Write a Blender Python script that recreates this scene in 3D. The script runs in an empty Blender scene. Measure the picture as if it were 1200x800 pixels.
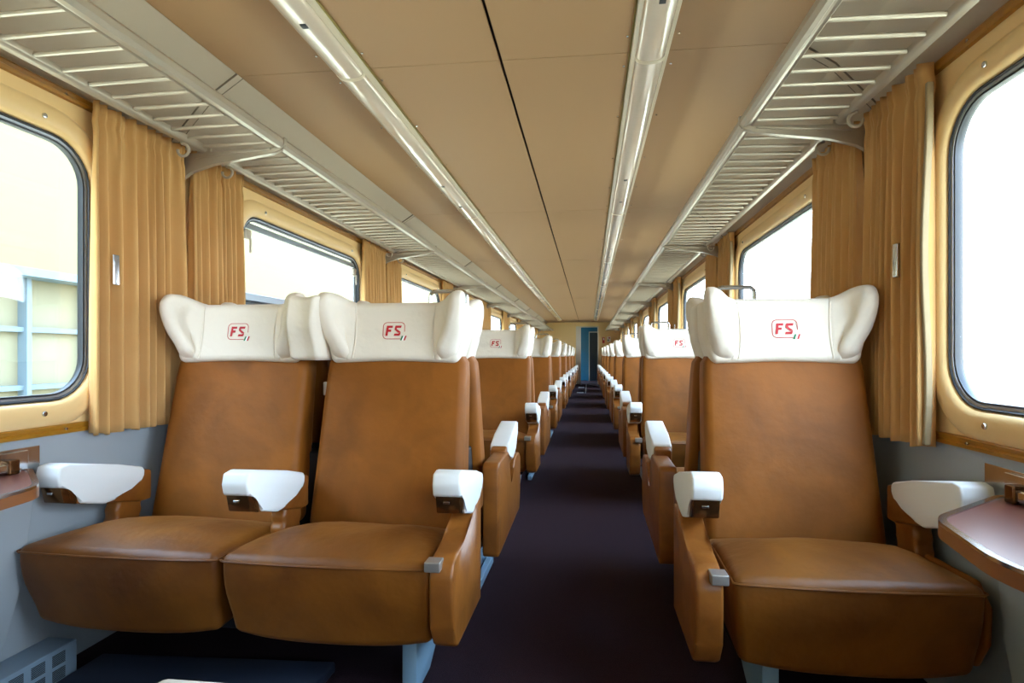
import bpy, bmesh, math, random
from mathutils import Vector, Matrix
random.seed(7)
SC = bpy.context.scene
COL = SC.collection
PI = math.pi

# ---------------------------------------------------------------- measures
H = 0.95                 # camera height above the carpet
XC = -0.32               # centre line of the coach
HW = 1.295               # half width at the walls
XL, XR = XC - HW, XC + HW
ZC = 2.023               # ceiling
PITCH = 2.2
P0 = 2.09                # first pillar / first pair of seat rows
NP = 8
Y_BACK, Y_END = -2.3, 18.8

# ---------------------------------------------------------------- materials
def lin(c):
    return tuple(((v/12.92) if v <= 0.04045 else ((v+0.055)/1.055)**2.4) for v in c)
def hexc(s):
    return lin(tuple(int(s[i:i+2], 16)/255 for i in (0, 2, 4)))
def mat(name, col, rough=0.5, metal=0.0, spec=0.5, sheen=0.0, coat=0.0, bump=None, var=None, alpha=None, sheen_tint=None):
    """bump = (scale, strength, distance), var = (scale, other colour, amount)"""
    m = bpy.data.materials.new(name); m.use_nodes = True
    nt = m.node_tree; b = nt.nodes['Principled BSDF']
    c = hexc(col) if isinstance(col, str) else col
    b.inputs['Base Color'].default_value = (*c, 1)
    b.inputs['Roughness'].default_value = rough
    b.inputs['Metallic'].default_value = metal
    b.inputs['Specular IOR Level'].default_value = spec
    b.inputs['Coat Weight'].default_value = coat
    b.inputs['Coat Roughness'].default_value = 0.08
    if sheen:
        b.inputs['Sheen Weight'].default_value = sheen
        b.inputs['Sheen Roughness'].default_value = 0.35
        if sheen_tint: b.inputs['Sheen Tint'].default_value = (*hexc(sheen_tint), 1)
    if bump or var:
        tc = nt.nodes.new('ShaderNodeTexCoord')
    if bump:
        n = nt.nodes.new('ShaderNodeTexNoise'); n.inputs['Scale'].default_value = bump[0]
        n.inputs['Detail'].default_value = 4
        nt.links.new(tc.outputs['Object'], n.inputs['Vector'])
        bp = nt.nodes.new('ShaderNodeBump'); bp.inputs['Strength'].default_value = bump[1]
        bp.inputs['Distance'].default_value = bump[2]
        nt.links.new(n.outputs['Fac'], bp.inputs['Height']); nt.links.new(bp.outputs['Normal'], b.inputs['Normal'])
    if var:
        n2 = nt.nodes.new('ShaderNodeTexNoise'); n2.inputs['Scale'].default_value = var[0]
        n2.inputs['Detail'].default_value = 5; n2.inputs['Distortion'].default_value = 0.6
        nt.links.new(tc.outputs['Object'], n2.inputs['Vector'])
        r = nt.nodes.new('ShaderNodeMapRange')
        r.inputs['From Min'].default_value = 0.38; r.inputs['From Max'].default_value = 0.66
        r.inputs['To Max'].default_value = var[2]
        nt.links.new(n2.outputs['Fac'], r.inputs['Value'])
        mx = nt.nodes.new('ShaderNodeMix'); mx.data_type = 'RGBA'
        mx.inputs['A'].default_value = (*c, 1)
        mx.inputs['B'].default_value = (*hexc(var[1]), 1)
        nt.links.new(r.outputs['Result'], mx.inputs['Factor']); nt.links.new(mx.outputs['Result'], b.inputs['Base Color'])
    return m

M = {}
M['velvet'] = mat('brown_velvet', '8A5011', 0.6, spec=0.28, sheen=0.3, sheen_tint='E0A060', bump=(14, 0.3, 0.01), var=(5, '6A3B08', 0.7))
M['velvet_cushion'] = mat('shaded_brown_velvet', '7A4810', 0.5, spec=0.35, sheen=0.25, sheen_tint='D89858', bump=(8, 0.55, 0.015), var=(4, '5C3109', 1.0))  # same velvet as the backs, with shade put into a darker colour
M['velvet_side'] = mat('tan_leather', '8E5620', 0.38, spec=0.45, bump=(30, 0.25, 0.004), var=(11, '78451A', 0.9))
M['cover'] = mat('white_cloth', 'E3DACB', 0.75, spec=0.25, sheen=0.15, bump=(8, 0.5, 0.02))
M['arm_cover'] = mat('white_leatherette', 'E8ECEE', 0.5, spec=0.35, bump=(12, 0.15, 0.006))
M['red'] = mat('logo_red', 'B81220', 0.6)
M['green'] = mat('logo_green', '1C7A4A', 0.6)
M['logo_white'] = mat('logo_white', 'F2F2F2', 0.6)
M['ashtray'] = mat('bronze_ashtray', '6E4B2C', 0.18, metal=0.85)
M['chrome'] = mat('chrome', 'C9CCD0', 0.16, metal=1.0)
M['steel_paint'] = mat('blue_lit_grey_paint', '7FA0B8', 0.35, spec=0.5)  # grey painted steel; the blue light on it is put into the colour
M['dark'] = mat('dark_metal', '1C1B1E', 0.6)
M['gap'] = mat('dark_gap', '14100C', 0.8)
M['latch'] = mat('satin_metal', 'A8A5A0', 0.3, metal=0.6)
M['joint'] = mat('cove_joint', '7A7063', 0.6)
M['wood'] = mat('wood_arm', '8E5A26', 0.4, var=(20, '6F4219', 0.6))
M['ceil'] = mat('beige_ceiling', 'B4906A', 0.55, spec=0.35, bump=(220, 0.04, 0.001))
M['cove'] = mat('grey_beige_panel', 'BFB2A0', 0.5, spec=0.4)
M['alu'] = mat('painted_aluminium', 'B5AB9C', 0.32, metal=0.35, spec=0.5)
M['strip'] = mat('lamp_housing', 'E2D6C0', 0.3, spec=0.5)
M['lampcover'] = mat('glossy_lamp_cover', 'CDB9A6', 0.13, spec=0.7, coat=0.6)
M['lampcover_clear'] = mat('glossy_lamp_cover', 'E8DACA', 0.15, metal=0.12, spec=0.8, coat=0.6, bump=(7, 0.35, 0.01))
M['brass'] = mat('brass_line', '9C8A4A', 0.35, metal=0.6)
M['frame'] = mat('cream_window_surround', 'EECA90', 0.38, spec=0.45)
M['trimgold'] = mat('ochre_wood_trim', 'A8741E', 0.4, var=(12, '8C5C14', 0.6))
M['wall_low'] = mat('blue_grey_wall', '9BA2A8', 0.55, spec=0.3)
M['gasket'] = mat('rubber_gasket', '23272E', 0.45)
M['sash'] = mat('window_aluminium', '9AA0A8', 0.38, metal=0.6)
M['curtain'] = mat('ochre_curtain', 'CFA46C', 0.9, spec=0.1, sheen=0.2, bump=(70, 0.15, 0.002), var=(3.0, 'C2955C', 0.6))
M['lining'] = mat('curtain_lining', '9C8A6C', 0.8, spec=0.2)
M['carpet'] = mat('aubergine_carpet', '33242B', 0.95, spec=0.08, bump=(350, 0.5, 0.003), var=(300, '1E171D', 0.8))
M['table'] = mat('mahogany_laminate', '5F3329', 0.3, spec=0.5, coat=0.25)
M['tableedge'] = mat('varnished_wood_edge', '8A5734', 0.3, coat=0.3)
M['endwall'] = mat('cream_end_wall', 'F2D192', 0.5, spec=0.3)
M['jamb'] = mat('pale_metal_jamb', 'C9C2B4', 0.35, metal=0.4)
M['teal'] = mat('teal_door_paint', '185674', 0.3, spec=0.5)
M['darkblue'] = mat('dark_blue_panel', '16222E', 0.35)
M['footplate'] = mat('dark_blue_rubber', '232C3E', 0.6)
M['heater'] = mat('grey_blue_heater_paint', '8196A8', 0.45)
M['bout'] = mat('pale_yellow_cladding', '6E6A54', 0.8)
M['cream_out'] = mat('cream_render', (0.165, 0.142, 0.066), 0.9)
M['blue_out'] = mat('blue_steel', '566770', 0.6)
M['ground'] = mat('pale_bounce_ground', 'D8C6A2', 0.9)  # ground made pale to bounce warm light up onto the ceiling
M['socket'] = mat('white_plastic', 'EDEEEE', 0.35)

g = bpy.data.materials.new('window_glass'); g.use_nodes = True
nt = g.node_tree; nt.nodes.clear()
out = nt.nodes.new('ShaderNodeOutputMaterial'); mixs = nt.nodes.new('ShaderNodeMixShader')
tr = nt.nodes.new('ShaderNodeBsdfTransparent'); tr.inputs[0].default_value = (0.95, 0.97, 0.97, 1)
gl = nt.nodes.new('ShaderNodeBsdfGlossy'); gl.inputs['Roughness'].default_value = 0.03
mixs.inputs[0].default_value = 0.05
nt.links.new(tr.outputs[0], mixs.inputs[1]); nt.links.new(gl.outputs[0], mixs.inputs[2]); nt.links.new(mixs.outputs[0], out.inputs[0])
M['glass'] = g

# ---------------------------------------------------------------- helpers
def link_mesh(name, bm, m, parent=None, smooth=True, angle=40, recalc=True):
    if recalc: bmesh.ops.recalc_face_normals(bm, faces=bm.faces)
    me = bpy.data.meshes.new(name); bm.to_mesh(me); bm.free()
    for mm in (m if isinstance(m, (list, tuple)) else [m]):
        me.materials.append(mm)
    if smooth:
        for p in me.polygons: p.use_smooth = True
        me.set_sharp_from_angle(angle=math.radians(angle))
    o = bpy.data.objects.new(name, me); COL.objects.link(o)
    if parent is not None: o.parent = parent
    return o
def empty(name, loc=(0, 0, 0), label=None, cat=None, group=None):
    o = bpy.data.objects.new(name, None); COL.objects.link(o); o.location = loc
    o.empty_display_size = 0.1
    tag(o, label, cat, group); return o
def tag(o, label=None, cat=None, group=None, kind=None):
    if label: o['label'] = label
    if cat: o['category'] = cat
    if group: o['group'] = group
    if kind: o['kind'] = kind
    return o
def struct(name, bm, m, parent=None, **k):
    o = link_mesh(name, bm, m, parent, **k)
    if parent is None: o['kind'] = 'structure'
    return o
def copy_tree(o, parent=None):
    c = o.copy(); COL.objects.link(c); c.parent = parent
    for ch in list(o.children): copy_tree(ch, c)
    return c
def xform(bm, M4, verts=None):
    bmesh.ops.transform(bm, matrix=M4, verts=verts or bm.verts)
def box(bm, x0, x1, y0, y1, z0, z1, mi=0):
    x0, x1 = sorted((x0, x1)); y0, y1 = sorted((y0, y1)); z0, z1 = sorted((z0, z1))
    v = [bm.verts.new(p) for p in ((x0,y0,z0),(x1,y0,z0),(x1,y1,z0),(x0,y1,z0),(x0,y0,z1),(x1,y0,z1),(x1,y1,z1),(x0,y1,z1))]
    for f in ((3,2,1,0),(4,5,6,7),(0,1,5,4),(1,2,6,5),(2,3,7,6),(3,0,4,7)):
        fc = bm.faces.new([v[i] for i in f]); fc.material_index = mi
    return v
def _axis(a, b, r, n):
    L = b - a; r = min(r, L*0.499)
    k = [0.0, 0.42, 0.78]
    lo = [a + r*(1-math.cos(t*PI/2))*0 + r*t for t in k]
    mid = [a + r + (L-2*r)*i/n for i in range(n+1)]
    hi = [b - r*t for t in reversed(k)]
    return lo + mid + hi
def rbox(bm, x0, x1, y0, y1, z0, z1, r, n=(4, 4, 4), f=None, mi=0):
    """rounded box with an optional deformation f(x,y,z)->(x,y,z)"""
    ax = [_axis(x0, x1, r, n[0]), _axis(y0, y1, r, n[1]), _axis(z0, z1, r, n[2])]
    nx, ny, nz = len(ax[0]), len(ax[1]), len(ax[2])
    lo = (x0+r, y0+r, z0+r); hi = (x1-r, y1-r, z1-r)
    vs = {}
    def V(i, j, k):
        key = (i, j, k)
        if key in vs: return vs[key]
        p = [ax[0][i], ax[1][j], ax[2][k]]
        q = [min(max(p[t], lo[t]), hi[t]) if lo[t] <= hi[t] else (lo[t]+hi[t])/2 for t in range(3)]
        d = [p[t]-q[t] for t in range(3)]; L = math.sqrt(sum(t*t for t in d))
        if L > 1e-9: p = [q[t] + d[t]*r/L for t in range(3)]
        if f: p = f(*p)
        vs[key] = bm.verts.new(p); return vs[key]
    def quad(a, b, c, d):
        fc = bm.faces.new((a, b, c, d)); fc.material_index = mi
    for i in range(nx-1):
        for j in range(ny-1):
            for k in (0, nz-1): quad(V(i,j,k), V(i+1,j,k), V(i+1,j+1,k), V(i,j+1,k))
    for i in range(nx-1):
        for k in range(nz-1):
            for j in (0, ny-1): quad(V(i,j,k), V(i+1,j,k), V(i+1,j,k+1), V(i,j,k+1))
    for j in range(ny-1):
        for k in range(nz-1):
            for i in (0, nx-1): quad(V(i,j,k), V(i,j+1,k), V(i,j+1,k+1), V(i,j,k+1))
def prism(bm, prof, a, b, axis='x', bev=0.0, seg=3, mi=0):
    """profile given in the two other axes (y,z) / (x,z) / (x,y), extruded from a to b"""
    def P(u, v, t):
        return {'x': (t, u, v), 'y': (u, t, v), 'z': (u, v, t)}[axis]
    A = [bm.verts.new(P(u, v, a)) for u, v in prof]; B = [bm.verts.new(P(u, v, b)) for u, v in prof]
    fs = [bm.faces.new(A), bm.faces.new(list(reversed(B)))]
    n = len(prof)
    for i in range(n): fs.append(bm.faces.new((A[i], A[(i+1) % n], B[(i+1) % n], B[i])))
    for f in fs: f.material_index = mi
    if bev:
        es = list({e for f in fs for e in f.edges})
        bmesh.ops.bevel(bm, geom=es, offset=bev, segments=seg, profile=0.5, affect='EDGES', clamp_overlap=True)
def tube(bm, pts, r, n=8, mi=0, cap=True):
    pts = [Vector(p) for p in pts]; rings = []
    up = None
    for i, p in enumerate(pts):
        t = (pts[min(i+1, len(pts)-1)] - pts[max(i-1, 0)]).normalized()
        if up is None:
            up = Vector((0, 0, 1)) if abs(t.z) < 0.9 else Vector((1, 0, 0))
        s = t.cross(up).normalized(); up = s.cross(t).normalized()
        rings.append([bm.verts.new(p + r*(math.cos(a)*s + math.sin(a)*up)) for a in [2*PI*k/n for k in range(n)]])
    for i in range(len(rings)-1):
        for k in range(n):
            f = bm.faces.new((rings[i][k], rings[i][(k+1) % n], rings[i+1][(k+1) % n], rings[i+1][k])); f.material_index = mi
    if cap:
        f = bm.faces.new(list(reversed(rings[0]))); f.material_index = mi
        f = bm.faces.new(rings[-1]); f.material_index = mi
def smooth01(t):
    t = max(0.0, min(1.0, t)); return t*t*(3-2*t)
def lerpc(tab, z):
    for (a, fa), (b, fb) in zip(tab, tab[1:]):
        if z <= b: 
            t = max(0, (z-a)/(b-a)); t = t
            return fa + (fb-fa)*t
    return tab[-1][1]

# ================================================================ THE COACH SHELL
# floor
bm = bmesh.new(); box(bm, XL-0.1, XR+0.1, Y_BACK, Y_END+3.2, -0.05, 0)
struct('floor', bm, M['carpet'], smooth=False)

# ceiling: fitted panels with narrow joints under a dark backing
bm = bmesh.new()
box(bm, XC-1.02, XC+1.02, Y_BACK, Y_END, ZC+0.014, ZC+0.05, 1)
ys = [Y_BACK]; y = P0-0.03 - 2*PITCH
while y < Y_END - 0.3:
    if y > Y_BACK + 0.2: ys.append(y)
    y += PITCH
ys.append(Y_END)
for x0, x1 in ((-1.015, -0.54), (-0.54, -0.006), (0.006, 0.54), (0.54, 1.015)):
    for a, b in zip(ys, ys[1:]):
        g_ = 0.0035
        box(bm, XC+x0, XC+x1, a+g_/2, b-g_/2, ZC, ZC+0.012, 0)
struct('ceiling', bm, [M['ceil'], M['gap']], smooth=False)

# sloping cove between ceiling and walls
for side, s in (('left', -1), ('right', 1)):
    bm = bmesh.new()
    for a, b in zip(ys, ys[1:]):
        prism(bm, [(XC+s*1.017, ZC+0.004), (XC+s*1.150, ZC-0.085), (XC+s*1.298, 1.775), (XC+s*1.298, 1.80), (XC+s*1.16, ZC-0.06), (XC+s*1.03, ZC+0.02)], a+0.002, b-0.002, 'y')
    # cover strips over each joint
    for yy in ys[1:-1]:
        prism(bm, [(XC+s*1.015, ZC-0.001), (XC+s*1.149, ZC-0.089), (XC+s*1.294, 1.773), (XC+s*1.298, 1.785), (XC+s*1.153, ZC-0.08), (XC+s*1.02, ZC+0.01)], yy-0.016, yy+0.016, 'y')
    o = struct('trim_%d' % (1 if s < 0 else 2), bm, M['cove'], smooth=False)
    bm = bmesh.new()
    for yy in ys[1:-1]:
        for d in (-0.019, 0.016):
            prism(bm, [(XC+s*1.014, ZC-0.002), (XC+s*1.148, ZC-0.090), (XC+s*1.293, 1.773), (XC+s*1.298, 1.785), (XC+s*1.153, ZC-0.08), (XC+s*1.02, ZC+0.01)], yy+d, yy+d+0.003, 'y')
    link_mesh('joint', bm, M['joint'], o, smooth=False)

# ---- walls with rounded window openings
W_HW, W_Z0, W_Z1 = 0.660, 0.845, 1.588
WZC, W_HH = (W_Z0+W_Z1)/2, (W_Z1-W_Z0)/2
Z_SILL, Z_TOP = 0.735, 1.745
def rrect(hw, hh, r, n=9):
    pts = []
    for cx, cy, a0 in ((hw-r, hh-r, 0), (-hw+r, hh-r, 90), (-hw+r, -hh+r, 180), (hw-r, -hh+r, 270)):
        for i in range(n):
            a = math.radians(a0 + 90*i/(n-1)); pts.append((cx + r*math.cos(a), cy + r*math.sin(a)))
    return pts
def rect_pts(hy, z0, z1, n=9):
    """outer rectangle sampled to pair with rrect"""
    pts = []
    for sx, sz in ((1, 1), (-1, 1), (-1, -1), (1, -1)):
        for i in range(n):
            pts.append((sx*hy, z1 if sz > 0 else z0))
    return pts
def ring_mesh(bm, loops, s, mi=0):
    """loops: list of (pts, depth); depth>0 goes into the room. s=-1 left wall, +1 right wall"""
    X = XC + s*HW; rings = []
    for pts, d in loops:
        rings.append([bm.verts.new((X - s*d, p[0], p[1])) for p in pts])
    for A, B in zip(rings, rings[1:]):
        n = len(A)
        for i in range(n):
            q = (A[i], A[(i+1) % n], B[(i+1) % n], B[i])
            try:
                f = bm.faces.new(q); f.material_index = mi
            except ValueError: pass
def rr(dw, r, d):
    return ([(p[0], p[1]+WZC) for p in rrect(W_HW+dw, W_HH+dw, r)], d)
wcount = 0
WY = [0.99 + PITCH*k for k in range(-1, 8)]
for s, side in ((-1, 'left'), (1, 'right')):
    # wall of this side: lower wall, upper band pieces at the ends
    bm = bmesh.new()
    box(bm, XC+s*HW, XC+s*(HW+0.05), Y_BACK, Y_END, 0, Z_SILL)
    X = XC + s*HW
    wall = struct('wall_%s' % side, bm, M['wall_low'], smooth=False)
    bm = bmesh.new()
    box(bm, X, X+s*0.05, Y_BACK, WY[0]-1.1, Z_SILL, 1.80)
    box(bm, X, X+s*0.05, WY[-1]+1.1, Y_END, Z_SILL, 1.80)
    box(bm, X+s*0.001, X+s*0.05, WY[0]-1.1, WY[-1]+1.1, Z_TOP, 1.80)
    link_mesh('upper_panel', bm, M['frame'], wall, smooth=False)
    proto = None
    for k, wy in enumerate(WY):
        wcount += 1
        if proto is None:
            root = bpy.data.objects.new('window_%d' % wcount, None); COL.objects.link(root); root['kind'] = 'structure'
            # moulded surround
            bm = bmesh.new()
            hy = 1.0995
            outer = []
            pr = rrect(hy, 0.5, 0.02)
            outer = [(p[0], (Z_TOP if p[1] > 0 else Z_SILL) if abs(p[1]) > 0.49 else (Z_TOP-0.02 if p[1] > 0 else Z_SILL+0.02)) for p in pr]
            ring_mesh(bm, [(outer, 0.0), rr(0.115, 0.21, 0.0), rr(0.112, 0.207, 0.004), rr(0.095, 0.19, 0.016), rr(0.07, 0.17, 0.020),
                           rr(0.05, 0.15, 0.018), rr(0.038, 0.14, 0.010), rr(0.034, 0.135, -0.004), rr(0.034, 0.135, -0.026)], s)
            link_mesh('window_frame', bm, M['frame'], root, angle=50)
            bm = bmesh.new()
            ring_mesh(bm, [rr(0.035, 0.135, -0.010), rr(0.033, 0.133, 0.003), rr(0.029, 0.13, 0.004), rr(0.026, 0.127, -0.002), rr(0.026, 0.127, -0.012)], s)
            link_mesh('gasket', bm, M['gasket'], root, angle=50)
            bm = bmesh.new()
            ring_mesh(bm, [rr(0.027, 0.127, -0.008), rr(0.026, 0.126, 0.000), rr(0.019, 0.12, -0.001), rr(0.018, 0.119, -0.008)], s)
            link_mesh('sash', bm, M['sash'], root, angle=50)
            bm = bmesh.new()
            ring_mesh(bm, [rr(0.0185, 0.119, -0.009), rr(0.018, 0.118, -0.002), rr(0.013, 0.114, -0.003), rr(0.012, 0.113, -0.010), rr(0.012, 0.113, -0.018), rr(0.016, 0.113, -0.026)], s)
            link_mesh('glazing_seal', bm, M['gasket'], root, angle=50)
            bm = bmesh.new()
            vs = [bm.verts.new((X + s*0.010, p[0], p[1])) for p in rr(0.014, 0.115, 0)[0]]
            f = bm.faces.new(vs)
            ex = bmesh.ops.extrude_face_region(bm, geom=[f])
            bmesh.ops.translate(bm, vec=(s*0.006, 0, 0), verts=[v for v in ex['geom'] if isinstance(v, bmesh.types.BMVert)])
            link_mesh('glass', bm, M['glass'], root, smooth=False)
            bm = bmesh.new()
            for yy in (-0.52, 0.52):
                for zz in (WZC+W_HH+0.068, WZC-W_HH-0.068):
                    b2 = bmesh.new()
                    for (yy2) in (yy,):
                        prof = [(yy2+0.008*math.cos(t*PI/4), zz+0.008*math.sin(t*PI/4)) for t in range(8)]
                        prism(b2, prof, X-s*0.016, X-s*0.0245, 'x', bev=0.0015, seg=2)
                    link_mesh('screw', b2, M['chrome'], root)
            bm.free()
            root.location = (0, wy, 0); proto = root
        else:
            root = copy_tree(proto); root.name = 'window_%d' % wcount; root.location = (0, wy, 0)
        if s < 0 and abs(wy - (0.99+PITCH)) < 0.01:
            # the drop-down window: a divider rail, upper frame and two catches
            bm = bmesh.new()
            rbox(bm, X+s*0.004, X+s*0.028, -W_HW-0.0, W_HW+0.0, 1.212, 1.250, 0.005, (1, 1, 1))
            link_mesh('divider_rail', bm, M['sash'], root)
            bm = bmesh.new()
            rbox(bm, X+s*0.006, X+s*0.026, -W_HW-0.0, W_HW+0.0, 1.194, 1.212, 0.003, (1, 1, 1))
            link_mesh('divider_gasket', bm, M['gasket'], root)
            bm = bmesh.new()
            rbox(bm, X+s*0.004, X+s*0.028, -W_HW+0.02, W_HW-0.02, W_Z1-0.03, W_Z1+0.0, 0.005, (1, 1, 1))
            link_mesh('top_rail', bm, M['sash'], root)
            bm = bmesh.new()
            rbox(bm, X+s*0.004, X+s*0.028, W_HW-0.028, W_HW+0.0, 1.2, W_Z1-0.09, 0.005, (1, 1, 1))
            link_mesh('side_rail', bm, M['sash'], root)
            for yy in (-W_HW+0.035, W_HW-0.035):
                bm = bmesh.new()
                rbox(bm, X-s*0.008, X+s*0.026, yy-0.025, yy+0.025, W_Z1-0.085, W_Z1-0.035, 0.008, (1, 1, 1))
                rbox(bm, X-s*0.012, X+s*0.0, yy-0.006, yy+0.006, W_Z1-0.15, W_Z1-0.08, 0.004, (1, 1, 1))
                link_mesh('catch', bm, M['alu'], root)
    # ochre strips above and below the windows
    for j, (z0, z1) in enumerate(((Z_SILL-0.028, Z_SILL+0.003), (Z_TOP-0.004, Z_TOP+0.026))):
        bm = bmesh.new()
        prism(bm, [(X+s*0.002, z0), (X-s*0.012, z0+0.002), (X-s*0.014, z0+0.012), (X-s*0.008, z0+0.016), (X-s*0.012, z1-0.004), (X-s*0.010, z1), (X+s*0.002, z1)], Y_BACK, Y_END, 'y')
        o = struct('trim_%d' % (3 + j + (2 if s > 0 else 0)), bm, M['trimgold'], smooth=False)
        ps = None
        for wy in WY[1:]:
            for dy in (-0.75, -0.3, 0.3, 0.6):
                if ps is None:
                    b2 = bmesh.new()
                    prism(b2, [(0.005*math.cos(t*PI/4), 0.005*math.sin(t*PI/4)) for t in range(8)], X-s*0.008, X-s*0.0145, 'x', bev=0.001, seg=1)
                    ps = link_mesh('screw', b2, M['chrome'], o); q = ps
                else:
                    q = ps.copy(); COL.objects.link(q); q.parent = o
                q.location = (0, wy+dy, (z0+z1)/2)
    # vertical joints of the surrounds read as gaps at the pillars (they sit behind the curtains)

# end wall with the doorway, and the unseen wall behind the camera, set close to cut light
DX0, DX1, DZ = -0.265, 0.275, 1.86
bm = bmesh.new()
box(bm, XL-0.05, DX0-0.16, Y_END, Y_END+0.05, 0, ZC+0.05)
box(bm, DX1+0.03, XR+0.05, Y_END, Y_END+0.05, 0, ZC+0.05)
box(bm, DX0-0.16, DX1+0.03, Y_END, Y_END+0.05, DZ+0.03, ZC+0.05)
struct('wall_far', bm, M['endwall'], smooth=False)
bm = bmesh.new(); box(bm, XL-0.05, XR+0.05, Y_BACK-0.05, Y_BACK, 0, ZC+0.05)
struct('wall_near', bm, M['endwall'], smooth=False)
bm = bmesh.new()
box(bm, DX0-0.16, DX0-0.12, Y_END-0.012, Y_END+0.1, 0, DZ+0.03)
box(bm, DX0-0.12, DX0, Y_END-0.004, Y_END+0.1, 0, DZ)
box(bm, DX0-0.12, DX1+0.03, Y_END-0.012, Y_END+0.1, DZ, DZ+0.03)
box(bm, DX1, DX1+0.03, Y_END-0.012, Y_END+0.1, 0, DZ)
struct('trim_7', bm, M['jamb'], smooth=False)
# vestibule beyond
YV = Y_END + 2.6
bm = bmesh.new()
box(bm, -0.95, 0.75, YV, YV+0.05, 0, ZC+0.05)
box(bm, -0.95, -0.90, Y_END+0.1, YV, 0, 0.5); box(bm, -0.95, -0.90, Y_END+0.1, Y_END+0.9, 0.5, ZC+0.05); box(bm, -0.95, -0.90, Y_END+0.9, YV, 1.8, ZC+0.05)
box(bm, 0.70, 0.75, Y_END+0.1, YV, 0, ZC+0.05)
box(bm, -0.95, 0.75, Y_END+0.05, YV, ZC, ZC+0.05)
struct('wall_vestibule', bm, M['teal'], smooth=False)
bm = bmesh.new(); rbox(bm, 0.02, 0.42, YV-0.05, YV-0.012, 0.03, 1.78, 0.01, (1, 1, 1))
d = struct('door_1', bm, M['darkblue'])
bm = bmesh.new(); rbox(bm, -0.01, 0.02, YV-0.06, YV-0.0, 0, 1.82, 0.004, (1, 1, 1)); box(bm, 0.02, 0.45, YV-0.06, YV, 1.79, 1.82)
link_mesh('door_frame', bm, M['jamb'], d)
bm = bmesh.new(); tube(bm, [(0.34, YV-0.05, 0.98), (0.34, YV-0.09, 0.98), (0.27, YV-0.09, 0.98)], 0.012)
link_mesh('door_handle', bm, M['chrome'], d)

# small notices on the end wall
bm = bmesh.new(); rbox(bm, 0.435, 0.505, Y_END-0.006, Y_END, 1.34, 1.53, 0.002, (1, 1, 1))
o = link_mesh('warning_sign', bm, M['red'])
tag(o, 'small red upright sign on the cream end wall beside the doorway', 'sign')
bm = bmesh.new(); rbox(bm, 0.457, 0.483, Y_END-0.0075, Y_END-0.005, 1.44, 1.50, 0.001, (1, 1, 1)); link_mesh('white_mark', bm, M['logo_white'], o)
bm = bmesh.new(); rbox(bm, 0.58, 0.70, Y_END-0.006, Y_END, 1.38, 1.55, 0.002, (1, 1, 1))
o = link_mesh('safety_sign', bm, M['socket']); tag(o, 'pale notice plate with green mark on the end wall near the rack', 'sign')
bm = bmesh.new(); rbox(bm, 0.60, 0.64, Y_END-0.0075, Y_END-0.005, 1.41, 1.46, 0.001, (1, 1, 1)); link_mesh('green_mark', bm, M['green'], o)
bm = bmesh.new(); rbox(bm, 0.63, 0.68, Y_END-0.0075, Y_END-0.005, 1.49, 1.53, 0.001, (1, 1, 1)); link_mesh('red_mark', bm, M['red'], o)
# threshold strips at the far end of the aisle
bm = bmesh.new(); box(bm, -0.10, -0.075, 14.4, 18.6, 0.0, 0.006)
o = link_mesh('floor_strip', bm, M['sash'], smooth=False); tag(o, 'thin metal strip along the carpet at the far end of the aisle', 'floor strip')
bm = bmesh.new(); box(bm, -0.31, -0.14, 14.4, 14.75, 0.0, 0.005)
o = link_mesh('floor_hatch', bm, M['sash'], smooth=False); tag(o, 'pale metal plate in the far aisle carpet, the nearer of two', 'floor plate')
bm = bmesh.new(); box(bm, -0.31, -0.14, 16.6, 17.2, 0.0, 0.005)
o = link_mesh('floor_hatch', bm, M['sash'], smooth=False); tag(o, 'pale metal plate in the far aisle carpet, the one closest to the doorway', 'floor plate')

# ================================================================ CEILING LIGHTS
ORD = ['first', 'second', 'third', 'fourth', 'fifth', 'sixth', 'seventh', 'eighth', 'ninth', 'tenth', 'eleventh']
def make_light(side):
    root = empty('ceiling_light')
    L = PITCH
    bm = bmesh.new()
    prism(bm, [(-0.068, 0.0), (-0.064, -0.012), (-0.052, -0.020), (0.052, -0.020), (0.064, -0.012), (0.068, 0.0)], 0, L, 'y')
    link_mesh('housing', bm, M['strip'], root, angle=25)
    bm = bmesh.new()
    prof = [(0.05*math.cos(a), -0.018-0.026*math.sin(a)**0.7) for a in [PI*i/12 for i in range(13)]]
    prof = [(p[0]*1.0, p[1]) for p in prof]
    prism(bm, prof, 0.012, L-0.008, 'y')
    link_mesh('diffuser', bm, M['lampcover_clear'], root, angle=60)
    bm = bmesh.new()
    p2 = [(p[0]*1.05, p[1]*1.05 + 0.0005) for p in prof]
    prism(bm, p2, -0.008, 0.012, 'y'); link_mesh('collar', bm, M['strip'], root, angle=60)
    for yy in (0.62*L, 0.84*L):
        bm = bmesh.new()
        rbox(bm, -0.010, 0.010, yy-0.012, yy+0.012, -0.0465, -0.042, 0.002, (1, 1, 1)); link_mesh('catch', bm, M['gasket'], root)
    bm = bmesh.new(); sx = 1 if side < 0 else -1
    box(bm, sx*0.068, sx*0.073, 0, L, -0.006, 0.0); link_mesh('edge_line', bm, M['brass'], root, smooth=False)
    for yy in (0.1, 0.55, 1.1, 1.65, 2.1):
        for sx in (-1, 1):
            bm = bmesh.new(); prism(bm, [(sx*0.085+0.005*math.cos(t*PI/4), yy+0.005*math.sin(t*PI/4)) for t in range(8)], -0.004, 0.0005, 'z', bev=0.001, seg=1)
            link_mesh('screw', bm, M['chrome'], root)
    return root
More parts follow.
